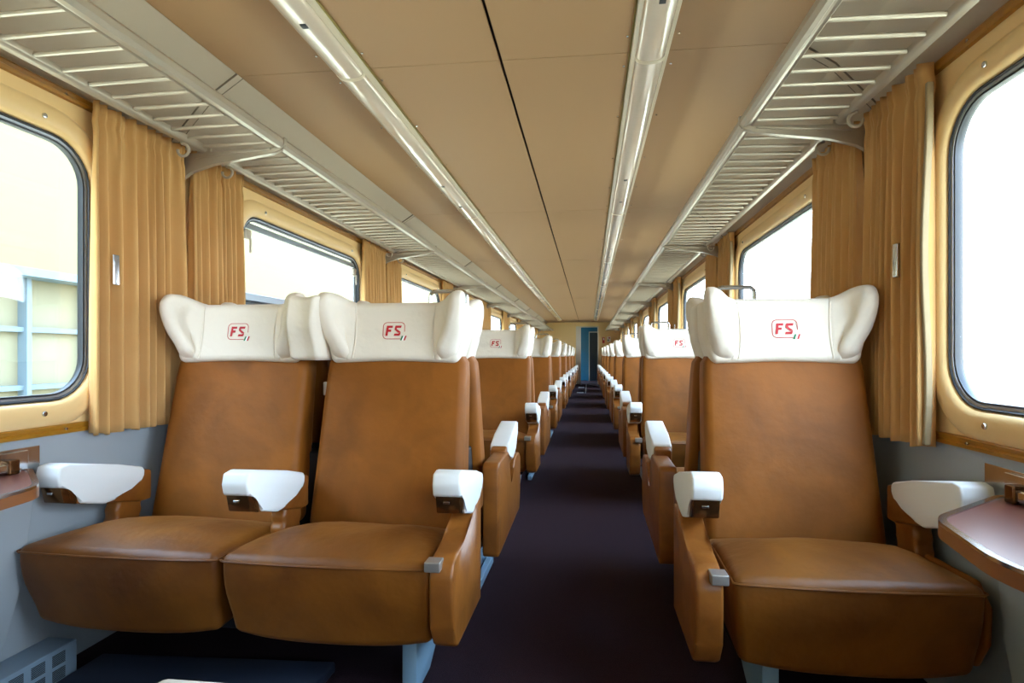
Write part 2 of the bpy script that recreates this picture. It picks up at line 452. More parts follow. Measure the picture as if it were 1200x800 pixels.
for s in (-1, 1):
    proto = None; k = 0
    y = P0 - 0.04 - PITCH
    while y + PITCH < Y_END + 0.6:
        o = make_light(s) if proto is None else copy_tree(proto)
        if proto is None: proto = o
        o.location = (XC + (-0.566 if s < 0 else 0.533), y, ZC)
        if y + PITCH > Y_END: o.scale = (1, (Y_END-y)/PITCH, 1)
        tag(o, '%s cream strip lamp from the camera, ceiling row %s of the centre joint' % (ORD[k], 'left' if s < 0 else 'right'), 'ceiling light', 'strip lamps along the ceiling')
        y += PITCH; k += 1

# ================================================================ LUGGAGE RACKS
ZR = 1.755
def make_rack(s):
    """one bay of rack, origin at the bracket (its near end) on the centre line"""
    root = empty('luggage_rack')
    L = PITCH
    bm = bmesh.new()   # front rail: double fluted profile
    x0 = s*0.875
    prof = [(x0-s*0.030, ZR+0.004), (x0-s*0.030, ZR+0.022), (x0-s*0.020, ZR+0.034), (x0-s*0.008, ZR+0.030), (x0-s*0.006, ZR+0.016),
            (x0+s*0.004, ZR+0.016), (x0+s*0.006, ZR+0.022), (x0+s*0.016, ZR+0.020), (x0+s*0.020, ZR+0.004), (x0+s*0.010, ZR-0.008), (x0+s*0.004, ZR-0.004), (x0-s*0.004, ZR-0.004), (x0-s*0.010, ZR-0.010), (x0-s*0.022, ZR-0.008)]
    prism(bm, prof, 0.0, L-0.0195, 'y')
    link_mesh('front_rail', bm, M['alu'], root, angle=30)
    bm = bmesh.new()
    x1 = s*1.175
    prism(bm, [(x1-s*0.018, ZR-0.008), (x1-s*0.018, ZR+0.010), (x1+s*0.012, ZR+0.012), (x1+s*0.016, ZR-0.002), (x1+s*0.010, ZR-0.016), (x1-s*0.010, ZR-0.016)], 0.0, L-0.0195, 'y', bev=0.002, seg=1)
    link_mesh('rear_rail', bm, M['alu'], root, angle=30)
    n = 26; pb = None
    for i in range(n):
        yy = (i+0.5)*L/n
        if pb is None:
            bm = bmesh.new(); tube(bm, [(x0, 0, ZR+0.004), (x1, 0, ZR+0.0)], 0.0064, 8)
            pb = link_mesh('rack_bar', bm, M['alu'], root); q = pb
        else:
            q = pb.copy(); COL.objects.link(q); q.parent = root
        q.location = (0, yy, 0)
    # tapered bracket from the wall to the front rail
    bm = bmesh.new()
    prof = [(s*1.290, ZR-0.105), (s*1.270, ZR-0.110), (s*1.235, ZR-0.082), (s*1.14, ZR-0.058), (s*1.0, ZR-0.040), (s*0.90, ZR-0.026), (s*0.862, ZR-0.014),
            (s*0.845, ZR+0.008), (s*0.843, ZR+0.034), (s*0.850, ZR+0.036), (s*0.858, ZR+0.012), (s*0.880, ZR-0.004), (s*1.0, ZR-0.008), (s*1.2, ZR-0.012), (s*1.290, ZR-0.014)]
    prism(bm, prof, -0.010, 0.010, 'y', bev=0.003, seg=2)
    prism(bm, [(s*1.215, ZR-0.034), (s*0.90, ZR-0.014), (s*0.90, ZR-0.004), (s*1.215, ZR-0.014)], -0.017, 0.017, 'y', bev=0.003, seg=2)
    link_mesh('bracket', bm, M['alu'], root, angle=35)
    for yy in (-0.13+L, 0.13):
        bm = bmesh.new()
        c = Vector((x1, yy, ZR-0.045))
        pts = [c + Vector((0, 0, 0.036))] + [c + Vector((-s*0.022*math.sin(a)*1.0, 0.0, 0.022*math.cos(a))) for a in [math.radians(-10 + 290*i/16) for i in range(17)]]
        tube(bm, pts, 0.0055, 8); link_mesh('coat_hook', bm, M['alu'], root)
    return root
for s in (-1, 1):
    proto = None
    for k in range(-1, NP):
        yb = P0 + PITCH*k
        o = make_rack(s) if proto is None else copy_tree(proto)
        if proto is None: proto = o
        L = min(PITCH, Y_END - yb)
        o.location = (XC, yb, 0)
        if L < PITCH: o.scale = (1, L/PITCH, 1)
        sd = 'left' if s < 0 else 'right'
        if k == -1: lb = 'barred grey luggage rack over the nearest %s window' % sd
        elif k == -2: lb = 'barred grey luggage rack above the %s wall behind the camera' % sd
        else: lb = 'barred grey luggage rack bay over the %s window from the camera along the %s wall' % (ORD[k+1], sd)
        tag(o, lb, 'luggage rack', 'luggage racks along both walls')

# ================================================================ CURTAINS
def make_curtain(s, y0, y1, seed, clip_at=None, folds=8):
    rnd = random.Random(seed)
    zt, zb = 1.765, 0.695
    n = 120; m = 34
    ph = [rnd.uniform(-0.5, 0.5) for _ in range(40)]
    am = [rnd.uniform(0.6, 1.25) for _ in range(40)]
    bm = bmesh.new(); grid = []
    W = y1-y0
    for j in range(m+1):
        t = j/m; z = zt + (zb-zt)*t
        row = []
        for i in range(n+1):
            u = i/n
            # uneven fold spacing
            uu = u + 0.035*math.sin(2*PI*u*1.7+ph[0]) + 0.012*math.sin(2*PI*u*4+ph[1]) * t
            w = folds*uu
            k = int(w) % 30
            a = (am[k]*(1-smooth01(w-int(w))) + am[(k+1) % 30]*smooth01(w-int(w)))
            lowa = 0.020*a*(0.45 + 0.75*smooth01(t*1.6))
            sn = math.sin(2*PI*w)
            d = lowa*1.25*(sn + 0.30*math.sin(4*PI*w+0.6)) + 0.004*math.sin(2*PI*w*2.3+ph[2]+t*1.5)
            d += 0.010*math.sin(PI*u*2+ph[3])*t
            d = 0.030*math.tanh(d/0.024)
            pinch = math.exp(-((t-0.055)/0.018)**2)
            d += 0.007*math.sin(2*PI*folds*2.5*u+ph[4]) * (1-smooth01(t*4)) - 0.006*pinch
            wid = 0.985 + 0.02*(t-0.25)
            y = y0 + W/2 + (u-0.5)*W*wid
            zz = z + (0.006*math.sin(2*PI*w*0.5+ph[6]) * (t > 0.97)) 
            row.append(bm.verts.new((XC + s*(HW-0.040) - s*max(-0.034, min(0.0305, d)), y + 0.006*math.sin(2*PI*w+1.2), zz)))
        grid.append(row)
    for j in range(m):
        for i in range(n):
            bm.faces.new((grid[j][i], grid[j][i+1], grid[j+1][i+1], grid[j+1][i]))
    return bm
def curtain_obj(s, y0, y1, seed, folds, far):
    root = empty('curtain', (0, 0, 0))
    o = link_mesh('curtain_cloth', make_curtain(s, y0, y1, seed, folds=folds), M['curtain'], root, angle=180, recalc=False)
    md = o.modifiers.new('thickness', 'SOLIDIFY'); md.thickness = 0.003; md.offset = 0
    if s > 0 and not far:   # pale lining shows along the window edge
        bm = bmesh.new()
        rbox(bm, XC+HW-0.056, XC+HW-0.038, y0-0.010, y0+0.004, 0.70, 1.70, 0.004, (1, 1, 16), f=lambda x, y, z: (x + 0.004*math.sin(z*9), y + 0.008*math.sin(z*5+1) + 0.02*(1.2-z), z))
        h = link_mesh('lining_edge', bm, M['lining'], root); h['label'] = 'pale lining edge'
    if far: return root
    bm = bmesh.new()
    yc = y0 + (0.105 if s > 0 else 0.065)
    rbox(bm, XC+s*(HW-0.078), XC+s*(HW-0.066), yc-0.012, yc+0.012, 1.180, 1.280, 0.003, (1, 1, 1))
    link_mesh('pull_tab', bm, M['chrome'], root)
    return root
for s, sd in ((-1, 'left'), (1, 'right')):
    protos = None
    for k in range(0, NP):
        yp = P0 + PITCH*k
        if protos is None:
            protos = (curtain_obj(s, -0.445 if s < 0 else -0.385, -0.014, 11 if s < 0 else 21, 9, False), curtain_obj(s, 0.014, 0.36 if s < 0 else 0.43, 12 if s < 0 else 23, 9, True))
            pair = protos
        else:
            pair = [copy_tree(p) for p in protos]
        for j, o in enumerate(pair):
            o.location = (0, yp, 0)
            if j == 0: lb = 'ochre pleated curtain drawn to the far edge of the %s %s window from the camera' % (ORD[k], sd)
            else: lb = 'ochre pleated curtain drawn to the near edge of the %s %s window from the camera' % (ORD[k+1], sd)
            tag(o, lb, 'curtain', 'curtains beside the windows')

# ================================================================ SEATS
def logo_bm(cx, cz, yf, off, mirror):
    """red FS badge; yf(z) gives the cloth front in seat coordinates"""
    bm = bmesh.new()
    w, h = 0.040, 0.0300
    def pv(x, z): return ((cx + (-x if mirror else x)), yf(cz+z) + off, cz+z)
    def poly(pts, mi):
        try:
            f = bm.faces.new([bm.verts.new(pv(*p)) for p in pts]); f.material_index = mi
        except ValueError: pass
    # outline: open rounded rectangle, gap at lower right
    pts = rrect(w, h, 0.015, 7); inn = rrect(w-0.0022, h-0.0022, 0.013, 7); n = len(pts)
    for i in range(n):
        j = (i+1) % n
        mx, mz = pts[i]
        if i == n-1:
            poly([(w, -0.004), pts[0], inn[0], (w-0.0022, -0.004)], 0); continue
        if mx > 0.018 and mz < -0.008: continue
        poly([pts[i], pts[j], inn[j], inn[i]], 0)
    sl = 0.12
    def P(pts, ox): return [(ox + x*0.92 + sl*z, z*1.0) for x, z in pts]
    # F
    F = [[(0, -0.018), (0.0085, -0.018), (0.0085, 0.018), (0, 0.018)], [(0.0085, 0.010), (0.024, 0.010), (0.024, 0.018), (0.0085, 0.018)], [(0.0085, -0.004), (0.020, -0.004), (0.020, 0.004), (0.0085, 0.004)]]
    for q in F: poly(P(q, -0.028), 0)
    # S, drawn angular as on the badge
    S = [[(0.002, 0.010), (0.024, 0.010), (0.026, 0.018), (0.004, 0.018)], [(0.002, 0.018), (0.0, 0.014), (0.0, 0.003), (0.0085, 0.001), (0.0085, 0.010), (0.008, 0.018)],
         [(0.0, 0.004), (0.0085, 0.006), (0.025, -0.004), (0.0165, -0.008)], [(0.0165, -0.010), (0.025, -0.004), (0.025, -0.014), (0.022, -0.018), (0.0165, -0.018)], [(0.0, -0.018), (0.022, -0.018), (0.020, -0.010), (0.002, -0.010)]]
    for q in S: poly(P(q, 0.002), 0)
    # small tricolour flag at the lower right
    for mi, a in ((1, 0.024), (2, 0.0300), (0, 0.036)):
        poly([(a, -0.034), (a+0.0058, -0.034), (a+0.0115, -0.018), (a+0.0057, -0.018)], mi)
    bm.normal_update()
    return bm

def seat_front(z):    # front of backrest in seat coordinates
    return lerpc([(0.36, 0.262), (0.60, 0.205), (0.93, 0.130), (1.15, 0.095)], z)
def seat_back(z):
    return lerpc([(0.36, 0.140), (0.60, 0.085), (0.93, 0.030), (1.15, 0.008)], z)
def cover_front(z): return seat_front(z) + 0.030 - 0.02*abs(z-1.04)

def build_seat(name, seats, arms, panel, d, away, wallside, ped_x, label_sides):
    """seats: centre xs; arms: list of (x, kind); d=+1 faces the camera; panel=(x0,x1) aisle side panel"""
    root = empty(name)
    T = Matrix.Scale(-d, 4, (0, 1, 0))
    def fin(nm, bm, m, parent=root, **k):
        xform(bm, T); return link_mesh(nm, bm, m, parent, **k)
    hwf = 0.287 if len(seats) == 2 else 0.279
    for idx, xb_ in enumerate(seats):
        xc = xb_ + (-0.010 if len(seats) == 1 else (-0.012 if idx == 1 else 0.0)); hwf = (0.279 if len(seats) == 1 else (0.298 if idx == 1 else 0.290))
        # --- cushion
        def cf(x, y, z, xc=xc, hwf=hwf):
            u = (x-xc)/hwf; t = (0.68-y)/0.44
            if z > 0.30:
                q = (z-0.30)/0.12
                z += q*(0.048*math.sin(PI*min(1, max(0, t)))*(1-0.75*u**4) - 0.045*t)
                z += q*0.003*math.sin(x*23+y*17)*math.sin(PI*min(1, max(0, t)))
            low = smooth01((0.42-z)/0.24)
            x = xc + (x-xc)*(1 - ((0.11 if xc < -1 else 0.06) if x < xc else 0.03)*low**1.6)*(1-0.075*t)
            y = y - 0.03*low**2*(1-t) + 0.012*(1-u*u)*(1-t)
            z = z + 0.018*low*abs(u)**3
            return (x, y, z)
        bm = bmesh.new(); rbox(bm, xc-hwf, xc+hwf, 0.24, 0.68, 0.185, 0.42, 0.022, (12, 10, 6), cf)
        cu = fin('seat_cushion', bm, M['velvet_cushion'], angle=80)
        bm = bmesh.new(); pts = []
        for i in range(25):
            x = xc - hwf + 0.012 + (2*hwf-0.024)*i/24
            p = cf(x, 0.680, 0.405); pts.append((p[0], p[1]+0.0005, p[2]))
        e1 = []
        for j in range(12):
            y = 0.675 - 0.40*j/11
            p = cf(xc+hwf, y, 0.405); e1.append((p[0]+0.0005, p[1], p[2]))
        e0 = []
        for j in range(12):
            y = 0.675 - 0.40*j/11
            p = cf(xc-hwf, y, 0.405); e0.append((p[0]-0.0005, p[1], p[2]))
        tube(bm, list(reversed(e0)) + pts + e1, 0.0032, 6)
        pp = fin('piping', bm, M['velvet_cushion'], cu)
        # --- backrest
        xc = xb_
        hb = 0.258
        def bf(x, y, z):
            u = (x-xc)/hb; q = (y+0.5)           # y in [-.5,.5] thickness parameter
            f, b = seat_front(z), seat_back(z)
            yy = b + (f-b)*q + (0.012*(1-u**4)*math.sin(PI*min(1, (z-0.36)/0.57)) if q > 0.5 else 0)
            wx = 1.03 - 0.05*(z-0.36)/0.6 - 0.12*smooth01((z-0.915)/0.05)
            return (xc + (x-xc)*wx, yy, z)
        bm = bmesh.new()
        # thickness parameter box scaled back to metres by bf; r kept small along y through a wide parameter range
        def bf2(x, y, z): return bf(x, y/0.12, z)
        rbox(bm, xc-hb, xc+hb, -0.06, 0.06, 0.36, 1.130, 0.028, (10, 2, 16), bf2)
        fin('backrest', bm, M['velvet'], angle=80)
        # --- headrest cover: centre
        def hf(x, y, z):
            q = (y+0.06)/0.12
            f, b = cover_front(z), seat_back(z)-0.008
            u = (x-xc)/0.2
            if z < 0.95 : z += 0.004*math.cos(u*2)
            k = 1.0 - 0.085*(1-smooth01((z-0.925)/0.10))
            return (xc + (x-xc)*k, b + (f-b)*q, z)
        bm = bmesh.new(); rbox(bm, xc-0.256, xc+0.256, -0.06, 0.06, 0.925, 1.138, 0.026, (12, 2, 10), hf)
        hc = fin('headrest_cover', bm, M['cover'], angle=80)
        # --- wings
        for sg in (-1, 1):
            L = 0.190
            def wf(x, y, z, sg=sg):
                # x along the wing 0..L, y thickness -.033...033, z height
                t = max(0, x)/L
                ang = math.radians(10 + 72*smooth01(t*1.1))
                # integrate the bent centre line
                px, py = 0.138, 0.0; nst = 14; st = x/nst
                for i in range(nst):
                    a = math.radians(10 + 72*smooth01((i+0.5)/nst*t*1.1)); px += st*math.cos(a); py += st*math.sin(a)
                zz = (z-0.925)/0.213
                top = 0.034*smooth01(t*1.5) - 0.012*smooth01((t-0.75)*3.5)
                bot = 0.004*math.sin(t*PI)+0.026*smooth01((t-0.65)*2.6)
                z2 = z + top*zz + bot*(1-zz)
                th = y*(1.0 + 0.12*math.sin(t*PI)) * (1.0 + 0.10*zz)
                base = (cover_front(z2)+0.5*seat_front(z2)*0 ) - 0.036
                wx = px - th*math.sin(ang); wy = base + py + th*math.cos(ang)
                taper = smooth01((0.85-zz)/0.95)*smooth01((t-0.12)*1.3)
                wx -= 0.060*taper; wy -= 0.070*taper
                wr = 0.0022*math.sin(zz*14 + t*9)*smooth01(t*3)
                wx += wr
                if wx > 0.230: wx = 0.230 + 0.030*math.tanh((wx-0.230)/0.036)
                return (xc + sg*wx, wy, z2)
            bm = bmesh.new(); rbox(bm, -0.005, L, -0.034, 0.034, 0.925, 1.138, 0.028, (12, 2, 12), wf)
            fin('headrest_wing', bm, M['cover'], hc, angle=80)
            # stitched seam where wing meets the centre
            bm = bmesh.new()
            tube(bm, [(xc+sg*(0.146 - 0.008*math.sin(PI*i/10)), cover_front(0.94+0.185*i/10)+0.002, 0.94+0.185*i/10) for i in range(11)], 0.0022, 6)
            fin('seam', bm, M['cover'], hc)
        bm = logo_bm(xc, 1.036, cover_front, 0.0022, d > 0 and False)
        if d < 0:
            xform(bm, Matrix.Translation((2*xc, 0, 0)) @ Matrix.Scale(-1, 4, (1, 0, 0)))
        lg = fin('logo', bm, [M['red'], M['green'], M['logo_white']], hc, smooth=False, recalc=False)
    if len(seats) == 2:   # cloth bridging the two seats
        xm = (seats[0]+seats[1])/2
        def mf(x, y, z):
            q = (y+0.06)/0.12
            u = abs(x-xm)/0.055
            f = cover_front(z)+0.062+0.055*smooth01((z-0.93)/0.15)+0.018*u**2; b = seat_back(z)
            return (x, b+(f-b)*q, z - 0.012*(1-u*u)*((z-0.93)/0.23))
        bm = bmesh.new(); rbox(bm, xm-0.055, xm+0.055, -0.06, 0.06, 0.932, 1.163, 0.02, (6, 2, 8), mf)
        fin('bridging_cover', bm, M['cover'], angle=80)
        bm = bmesh.new(); rbox(bm, xm-0.012, xm+0.012, 0.04, 0.055, 0.80, 0.85, 0.003, (1, 1, 1))
        fin('switch_plate', bm, M['socket'])
    # --- armrests
    for (x, w, adz) in arms:
        SH = Matrix.Identity(4); SH[2][1] = 0.215; SH[2][3] = -0.215*0.60 + adz
        def afin(nm, bm, m, parent, **k):
            xform(bm, SH); return fin(nm, bm, m, parent, **k)
        arm = bpy.data.objects.new('armrest', None); COL.objects.link(arm); arm.parent = root
        hw_ = w/2
        bm = bmesh.new()
        prism(bm, [(0.250, 0.632), (0.56, 0.632), (0.585, 0.57), (0.575, 0.528), (0.53, 0.522), (0.30, 0.520), (0.250, 0.53)], x-hw_+0.006, x+hw_-0.006, 'x', bev=0.008, seg=2)
        afin('arm_body', bm, M['velvet_side'], arm)
        bm = bmesh.new()
        prism(bm, [(0.295, 0.640), (0.40, 0.645), (0.575, 0.644), (0.606, 0.632), (0.614, 0.60), (0.606, 0.570), (0.568, 0.570), (0.552, 0.555), (0.540, 0.524), (0.45, 0.518), (0.41, 0.530), (0.35, 0.572), (0.300, 0.590), (0.288, 0.610), (0.286, 0.628)],
              x-hw_, x+hw_, 'x', bev=0.009, seg=3)
        c = afin('arm_cover', bm, M['arm_cover'], arm); c['label'] = 'white leatherette cover'
        bm = bmesh.new()
        prism(bm, [(0.602, 0.576), (0.588, 0.526), (0.545, 0.522), (0.535, 0.576)], x-hw_+0.006, x+hw_-0.006, 'x', bev=0.003, seg=2)
        a = afin('ashtray', bm, M['ashtray'], arm)
        bm = bmesh.new(); rbox(bm, x-0.012, x+0.006, 0.592, 0.600, 0.550, 0.557, 0.0015, (1, 1, 1))
        afin('ashtray_catch', bm, M['chrome'], a)
        # post behind, joining the seat
        bm = bmesh.new()
        def pf(x_, y, z): return (x_, y - 0.15*(z-0.38) + 0.003*math.sin(z*160), z)
        rbox(bm, x-0.026, x+0.026, 0.29, 0.40, 0.36, 0.495, 0.015, (2, 2, 14), pf)
        fin('arm_post', bm, M['velvet_side'], arm)
    # --- aisle side panel
    if away:
        prof = [(0.020, 0.205), (0.030, 0.190), (0.66, 0.205), (0.690, 0.26), (0.705, 0.40), (0.70, 0.455), (0.66, 0.482), (0.56, 0.488), (0.50, 0.478), (0.455, 0.45), (0.40, 0.395), (0.375, 0.385), (0.355, 0.40), (0.315, 0.50), (0.300, 0.542), (0.28, 0.548), (0.040, 0.545), (0.022, 0.53)]
    else:
        prof = [(0.33, 0.19), (0.64, 0.195), (0.665, 0.21), (0.685, 0.26), (0.70, 0.33), (0.700, 0.395), (0.685, 0.428), (0.65, 0.442), (0.58, 0.446), (0.52, 0.456), (0.46, 0.485), (0.42, 0.510), (0.34, 0.512), (0.325, 0.50)]
    bm = bmesh.new(); prism(bm, prof, panel[0], panel[1], 'x', bev=0.012, seg=3)
    sp = fin('side_panel', bm, M['velvet_side'], angle=50)
    inner = panel[1] if seats[0] > 0 else panel[0]
    sg = 1 if seats[0] > 0 else -1
    bm = bmesh.new(); rbox(bm, inner-0.020-sg*0.012, inner+0.020-sg*0.012, 0.670, 0.714, 0.412, 0.437, 0.003, (1, 1, 1))
    lt = fin('latch', bm, M['latch'])
    # --- wall side cheek
    bm = bmesh.new(); prism(bm, [(0.26, 0.20), (0.60, 0.20), (0.64, 0.27), (0.645, 0.36), (0.60, 0.41), (0.26, 0.40)], wallside[0], wallside[1], 'x', bev=0.01)
    fin('wall_side_panel', bm, M['velvet'])
    # --- frame and pedestal
    xa, xb = min(seats)-0.25, max(seats)+0.25
    bm = bmesh.new(); rbox(bm, xa, xb, 0.10, 0.56, 0.165, 0.20, 0.008, (1, 1, 1)); fin('seat_frame', bm, M['dark'])
    bm = bmesh.new(); rbox(bm, xa+0.02, xb-0.02, 0.03, 0.12, 0.17, 0.60, 0.01, (1, 1, 1)); fin('back_frame', bm, M['dark'])
    for px in ped_x:
        bm = bmesh.new()
        prism(bm, [(0.14, 0.175), (0.535, 0.175), (0.535, 0.02), (0.50, 0.0), (0.40, 0.0), (0.36, 0.03), (0.28, 0.08), (0.20, 0.12)], px-0.022, px+0.022, 'x', bev=0.006, seg=2)
        fin('pedestal', bm, M['steel_paint'])
    if away:
        bm = bmesh.new()
        s_in = -1 if seats[0] < 0 else 1
        ex = -0.435 if s_in < 0 else 0.40
        rbox(bm, min(ex, ex+s_in*0.028), max(ex, ex+s_in*0.028), 0.03, 0.50, 0.0, 0.035, 0.004, (1, 1, 1))
        fin('floor_rail', bm, M['steel_paint'])
        bm = bmesh.new()
        rbox(bm, min(ex+s_in*0.028, xa if s_in < 0 else xb), max(ex+s_in*0.028, xa if s_in < 0 else xb), 0.472, 0.50, 0.0, 0.035, 0.004, (1, 1, 1))
        fin('floor_rail', bm, M['steel_paint'])
        # chrome grab handle on top of the aisle seat
        hx0, hx1 = ((-0.60, -0.46) if s_in < 0 else (0.455, 0.585))
        bm = bmesh.new()
        pts = [(hx0, 0.03, 1.12), (hx0, 0.03, 1.165)] + [(hx0+0.02-0.02*math.cos(a), 0.03, 1.172+0.02*math.sin(a)) for a in [PI/2*i/5 for i in range(6)]]
        pts += [(hx1-0.02+0.02*math.sin(a), 0.03, 1.172+0.02*math.cos(a)) for a in [PI/2*i/5 for i in range(6)]] + [(hx1, 0.03, 1.165), (hx1, 0.03, 1.12)]
        tube(bm, pts, 0.0075, 8); fin('grab_handle', bm, M['chrome'])
    return root

L_SEATS, R_SEATS = (-0.682, -1.268), (0.632,)
L_ARMS = ((-0.375, 0.078, 0.002), (-0.975, 0.078, -0.012), (-1.555, 0.078, -0.006)); R_ARMS = ((0.296, 0.078, 0.012), (0.922, 0.078, 0.003))
specs = [('double_seat', L_SEATS, L_ARMS, (-0.398, -0.335), (-1.575, -1.555), (-0.50,), 'left'),
         ('single_seat', R_SEATS, R_ARMS, (0.252, 0.316), (0.915, 0.935), (0.47,), 'right')]
for nm, seats, arms, panel, ws, ped, sd in specs:
    what = 'brown velvet double seat' if nm == 'double_seat' else 'brown velvet single seat'
    for d, away in ((1, False), (-1, True)):
        proto = None
        for k in range(-1, NP):
            if k == -1 and not (away and nm == 'double_seat'): continue
            o = build_seat(nm, seats, arms, panel, d, away, ws, ped, None) if proto is None else copy_tree(proto)
            if proto is None: proto = o
            o.location = (0, P0 + PITCH*k, 0)
            if k == -1:
                o.location.y += 0.02
                lb = 'brown velvet double seat mostly below the frame, only its white armrest cover in view'
            else:
                n = k
                lb = '%s %s, %s such row from the camera' % (what, 'facing the camera' if not away else 'turned away', ORD[n])
            tag(o, lb, 'train seat', ('double seats' if nm == 'double_seat' else 'single seats') + (' facing the camera' if not away else ' turned away'))

# ================================================================ FOLDING TABLES, SOCKETS
def rounded(poly, r, n=6):
    out = []; m = len(poly)
    for i in range(m):
        p0, p, p1 = Vector(poly[i-1]), Vector(poly[i]), Vector(poly[(i+1) % m])
        a = (p0-p).normalized(); b = (p1-p).normalized()
        rr_ = min(r, (p0-p).length*0.4, (p1-p).length*0.4)
        s, e = p + a*rr_, p + b*rr_
        for t in range(n+1):
            t = t/n; q = s*(1-t)**2 + p*2*t*(1-t) + e*t*t; out.append((q.x, q.y))
    return out
def inset(poly, d, c):
    out = []
    for x, y in poly:
        v = Vector((c[0]-x, c[1]-y)); out.append((x + d*(1 if c[0] > x else -1) if abs(c[0]-x) > 0.02 else x, y + d*(1 if c[1] > y else -1)))
    return out
for s, sd in ((1, 'right'), (-1, 'left')):
    W = XC + s*HW - s*0.018
    dep = 0.275 if s > 0 else 0.24
    yf = 1.46 if s > 0 else 1.475
    ch = 0.23 if s > 0 else 0.20
    yc = 0.99
    base = [(W, yf), (W - s*dep, yf-ch), (W - s*(dep+0.045), 0.99), (W - s*dep, 0.60+ch*0.8), (W, 0.60)]
    root = empty('folding_table', (0, 0, 0), 'dark wood table with chrome lip folded out from the %s wall below the nearest window' % sd, 'table')
    zt = 0.624
    bm = bmesh.new(); prism(bm, rounded(base, 0.05), zt-0.030, zt-0.004, 'z'); link_mesh('table_edge', bm, M['tableedge'], root)
    sc = 0.955
    cx, cy = W, yc
    inner = rounded([(cx+(x-cx)*sc, cy+(y-cy)*0.965) for x, y in base], 0.045)
    bm = bmesh.new(); prism(bm, inner, zt-0.004, zt, 'z'); link_mesh('table_top', bm, M['table'], root)
    outer = rounded(base, 0.05)
    bm = bmesh.new()
    A = [(p[0], p[1], zt-0.004) for p in outer]; B = [(p[0], p[1], zt+0.003) for p in outer]; C_ = [(p[0], p[1], zt+0.003) for p in inner]; D = [(p[0], p[1], zt-0.001) for p in inner]
    R = [[bm.verts.new(p) for p in r_] for r_ in (A, B, C_, D)]
    for i in range(3):
        for j in range(len(A)):
            q = (j+1) % len(A); bm.faces.new((R[i][j], R[i][q], R[i+1][q], R[i+1][j]))
    link_mesh('chrome_lip', bm, M['chrome'], root)
    # wall bracket plates and hinge blocks
    for yy in ((yf-0.01, yf-0.13), (0.73, 0.61)):
        bm = bmesh.new(); rbox(bm, min(W, W+s*0.012), max(W, W+s*0.012), min(yy), max(yy), zt-0.04, zt+0.055, 0.003, (1, 1, 1)); link_mesh('hinge_plate', bm, M['chrome'], root)
    bm = bmesh.new(); rbox(bm, min(W-s*0.035, W), max(W-s*0.035, W), 0.66, yf-0.08, zt+0.004, zt+0.032, 0.006, (1, 1, 1))
    hb = link_mesh('hinge_bar', bm, M['chrome'], root)
    bm = bmesh.new(); rbox(bm, min(W-s*0.040, W-s*0.002), max(W-s*0.040, W-s*0.002), yf-0.10, yf-0.07, zt, zt+0.040, 0.004, (1, 1, 1)); link_mesh('hinge_knuckle', bm, M['ashtray'], root)
    # tapered grey panel on the wall under the table
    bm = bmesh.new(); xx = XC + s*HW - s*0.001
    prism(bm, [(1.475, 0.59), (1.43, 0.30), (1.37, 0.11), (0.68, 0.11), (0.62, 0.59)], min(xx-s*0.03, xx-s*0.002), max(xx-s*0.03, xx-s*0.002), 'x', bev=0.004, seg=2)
    link_mesh('tapered_panel', bm, M['wall_low'], root)
    # socket plate on the wall
    ys_ = 1.475 if s < 0 else 1.50
    root = empty('power_socket', (0, 0, 0), 'steel plate with white power socket on the %s wall by the table' % sd, 'socket')
    bm = bmesh.new(); rbox(bm, min(xx-s*0.005, xx), max(xx-s*0.005, xx), ys_-0.10, ys_+0.035, 0.60, 0.685, 0.002, (1, 1, 1)); link_mesh('plate', bm, M['ashtray'] if 0 else M['chrome'], root)
    if s < 0:
        bm = bmesh.new(); rbox(bm, xx+0.005, xx+0.009, ys_-0.045, ys_-0.003, 0.625, 0.665, 0.002, (1, 1, 1)); so = link_mesh('socket_face', bm, M['socket'], root)
        bm = bmesh.new()
        for i in (-1, 0, 1): rbox(bm, xx+0.0085, xx+0.0098, ys_-0.026, ys_-0.022, 0.645+i*0.010-0.002, 0.645+i*0.010+0.002, 0.0005, (1, 1, 1))
        link_mesh('holes', bm, M['gap'], so)

# ================================================================ HEATER BOX AND FOOT PLATE
root = empty('floor_heater', (0, 0, 0), 'grey blue perforated heater box on the floor at the left wall', 'heater')
hx = -1.517
bm = bmesh.new(); rbox(bm, XL+0.002, hx, -1.0, 1.54, 0.0, 0.105, 0.004, (1, 1, 1)); link_mesh('casing', bm, M['heater'], root)
bm = bmesh.new()
for gy in range(12):
    y0 = 1.50 - gy*0.062
    for gz in (0.016, 0.060):
        for q in range(8):
            z = gz + q*0.0042
            box(bm, hx+0.0002, hx+0.0012, y0-0.040, y0, z, z+0.0022)
link_mesh('grille', bm, M['gap'], root, smooth=False)

bm = bmesh.new()
rbox(bm, -1.49, -0.755, 1.10, 1.64, 0.0, 0.032, 0.008, (2, 2, 1), f=lambda x, y, z: (x, y + (x+0.755)*0.05, z))
o = link_mesh('foot_plate', bm, M['footplate']); tag(o, 'dark blue floor plate in front of the nearest left double seat', 'foot plate')

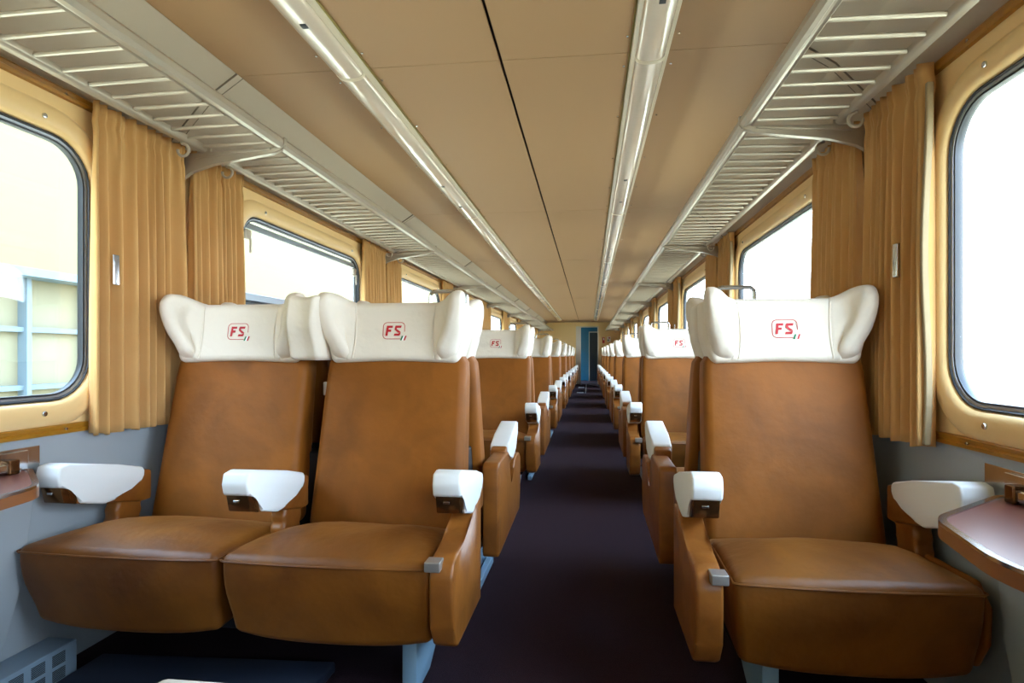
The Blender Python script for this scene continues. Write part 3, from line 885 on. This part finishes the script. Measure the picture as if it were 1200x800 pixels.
# ================================================================ OUTSIDE
bm = bmesh.new(); box(bm, -60, 60, -40, 60, -1.3, -1.2)
struct('ground', bm, M['ground'], smooth=False)
bm = bmesh.new(); box(bm, -14.3, -14.0, -30, 55, -1.2, 12)
struct('exterior_wall', bm, M['cream_out'], smooth=False)
root = empty('trackside_shed', (0, 0, 0), 'pale yellow shed with blue steel frame seen through the left windows', 'building')
bm = bmesh.new(); box(bm, -11.2, -8.1, -20, 40, -1.2, 2.05); link_mesh('shed_wall', bm, M['bout'], root, smooth=False)
bm = bmesh.new(); prism(bm, [(-11.4, 2.05), (-7.7, 2.05), (-7.7, 2.16), (-11.4, 2.45)], -20, 40, 'y'); link_mesh('roof', bm, M['blue_out'], root, smooth=False)
for zz in (0.45, 1.28):
    bm = bmesh.new(); box(bm, -8.1, -8.0, -20, 40, zz, zz+0.07); link_mesh('beam', bm, M['blue_out'], root, smooth=False)
bp = None
for i in range(24):
    if bp is None:
        bm = bmesh.new(); box(bm, -8.1, -7.95, -0.035, 0.035, -1.2, 2.05); bp = link_mesh('post', bm, M['blue_out'], root, smooth=False); q = bp
    else:
        q = bp.copy(); COL.objects.link(q); q.parent = root
    q.location = (0, 0.3 + i*1.0, 0)

# ================================================================ SKY, CAMERA
w = bpy.data.worlds.new('sky'); SC.world = w; w.use_nodes = True
nt = w.node_tree; nt.nodes.clear()
out = nt.nodes.new('ShaderNodeOutputWorld'); bg = nt.nodes.new('ShaderNodeBackground')
tc = nt.nodes.new('ShaderNodeTexCoord'); sep = nt.nodes.new('ShaderNodeSeparateXYZ')
ramp = nt.nodes.new('ShaderNodeValToRGB')
nt.links.new(tc.outputs['Generated'], sep.inputs[0]); nt.links.new(sep.outputs['Z'], ramp.inputs[0])
ramp.color_ramp.elements[0].position = 0.0; ramp.color_ramp.elements[0].color = (0.80, 0.90, 1.0, 1)
ramp.color_ramp.elements[1].position = 0.8; ramp.color_ramp.elements[1].color = (0.50, 0.72, 1.0, 1)
nt.links.new(ramp.outputs[0], bg.inputs[0]); bg.inputs[1].default_value = 9.0
nt.links.new(bg.outputs[0], out.inputs[0])

# daylight portals in the window openings: they only guide sampling of the sky
for s in (-1, 1):
    for wy in WY:
        ld = bpy.data.lights.new('window_portal', 'AREA'); ld.shape = 'RECTANGLE'; ld.size = 1.38; ld.size_y = 0.80
        ld.cycles.is_portal = True
        lo = bpy.data.objects.new('window_portal', ld); COL.objects.link(lo)
        lo.location = (XC + s*(HW+0.055), wy, WZC)
        lo.rotation_euler = Vector((-s, 0, 0)).to_track_quat('-Z', 'Z').to_euler()
        lo['kind'] = 'helper'

cam = bpy.data.cameras.new('camera'); co = bpy.data.objects.new('camera', cam); COL.objects.link(co)
F = 670.0
cam.sensor_width = 36; cam.lens = 36*F/1200
cam.clip_start = 0.02; cam.clip_end = 200
yaw = math.atan(0.1173)
UP, VP_ = 690.3 - F*0.1173, 416.0
cam.shift_x = (600-UP)/1200; cam.shift_y = (VP_-400)/1200
co.location = (0, 0, H); co.rotation_euler = (PI/2, 0, yaw)
SC.camera = co
SC.view_settings.view_transform = 'Standard'; SC.view_settings.look = 'None'
SC.view_settings.exposure = 1.08; SC.view_settings.gamma = 1.0; SC.view_settings.use_curve_mapping = False
SC.cycles.use_denoising = True
SC.cycles.max_bounces = 12; SC.cycles.diffuse_bounces = 8; SC.cycles.transparent_max_bounces = 12
SC.cycles.sample_clamp_indirect = 6
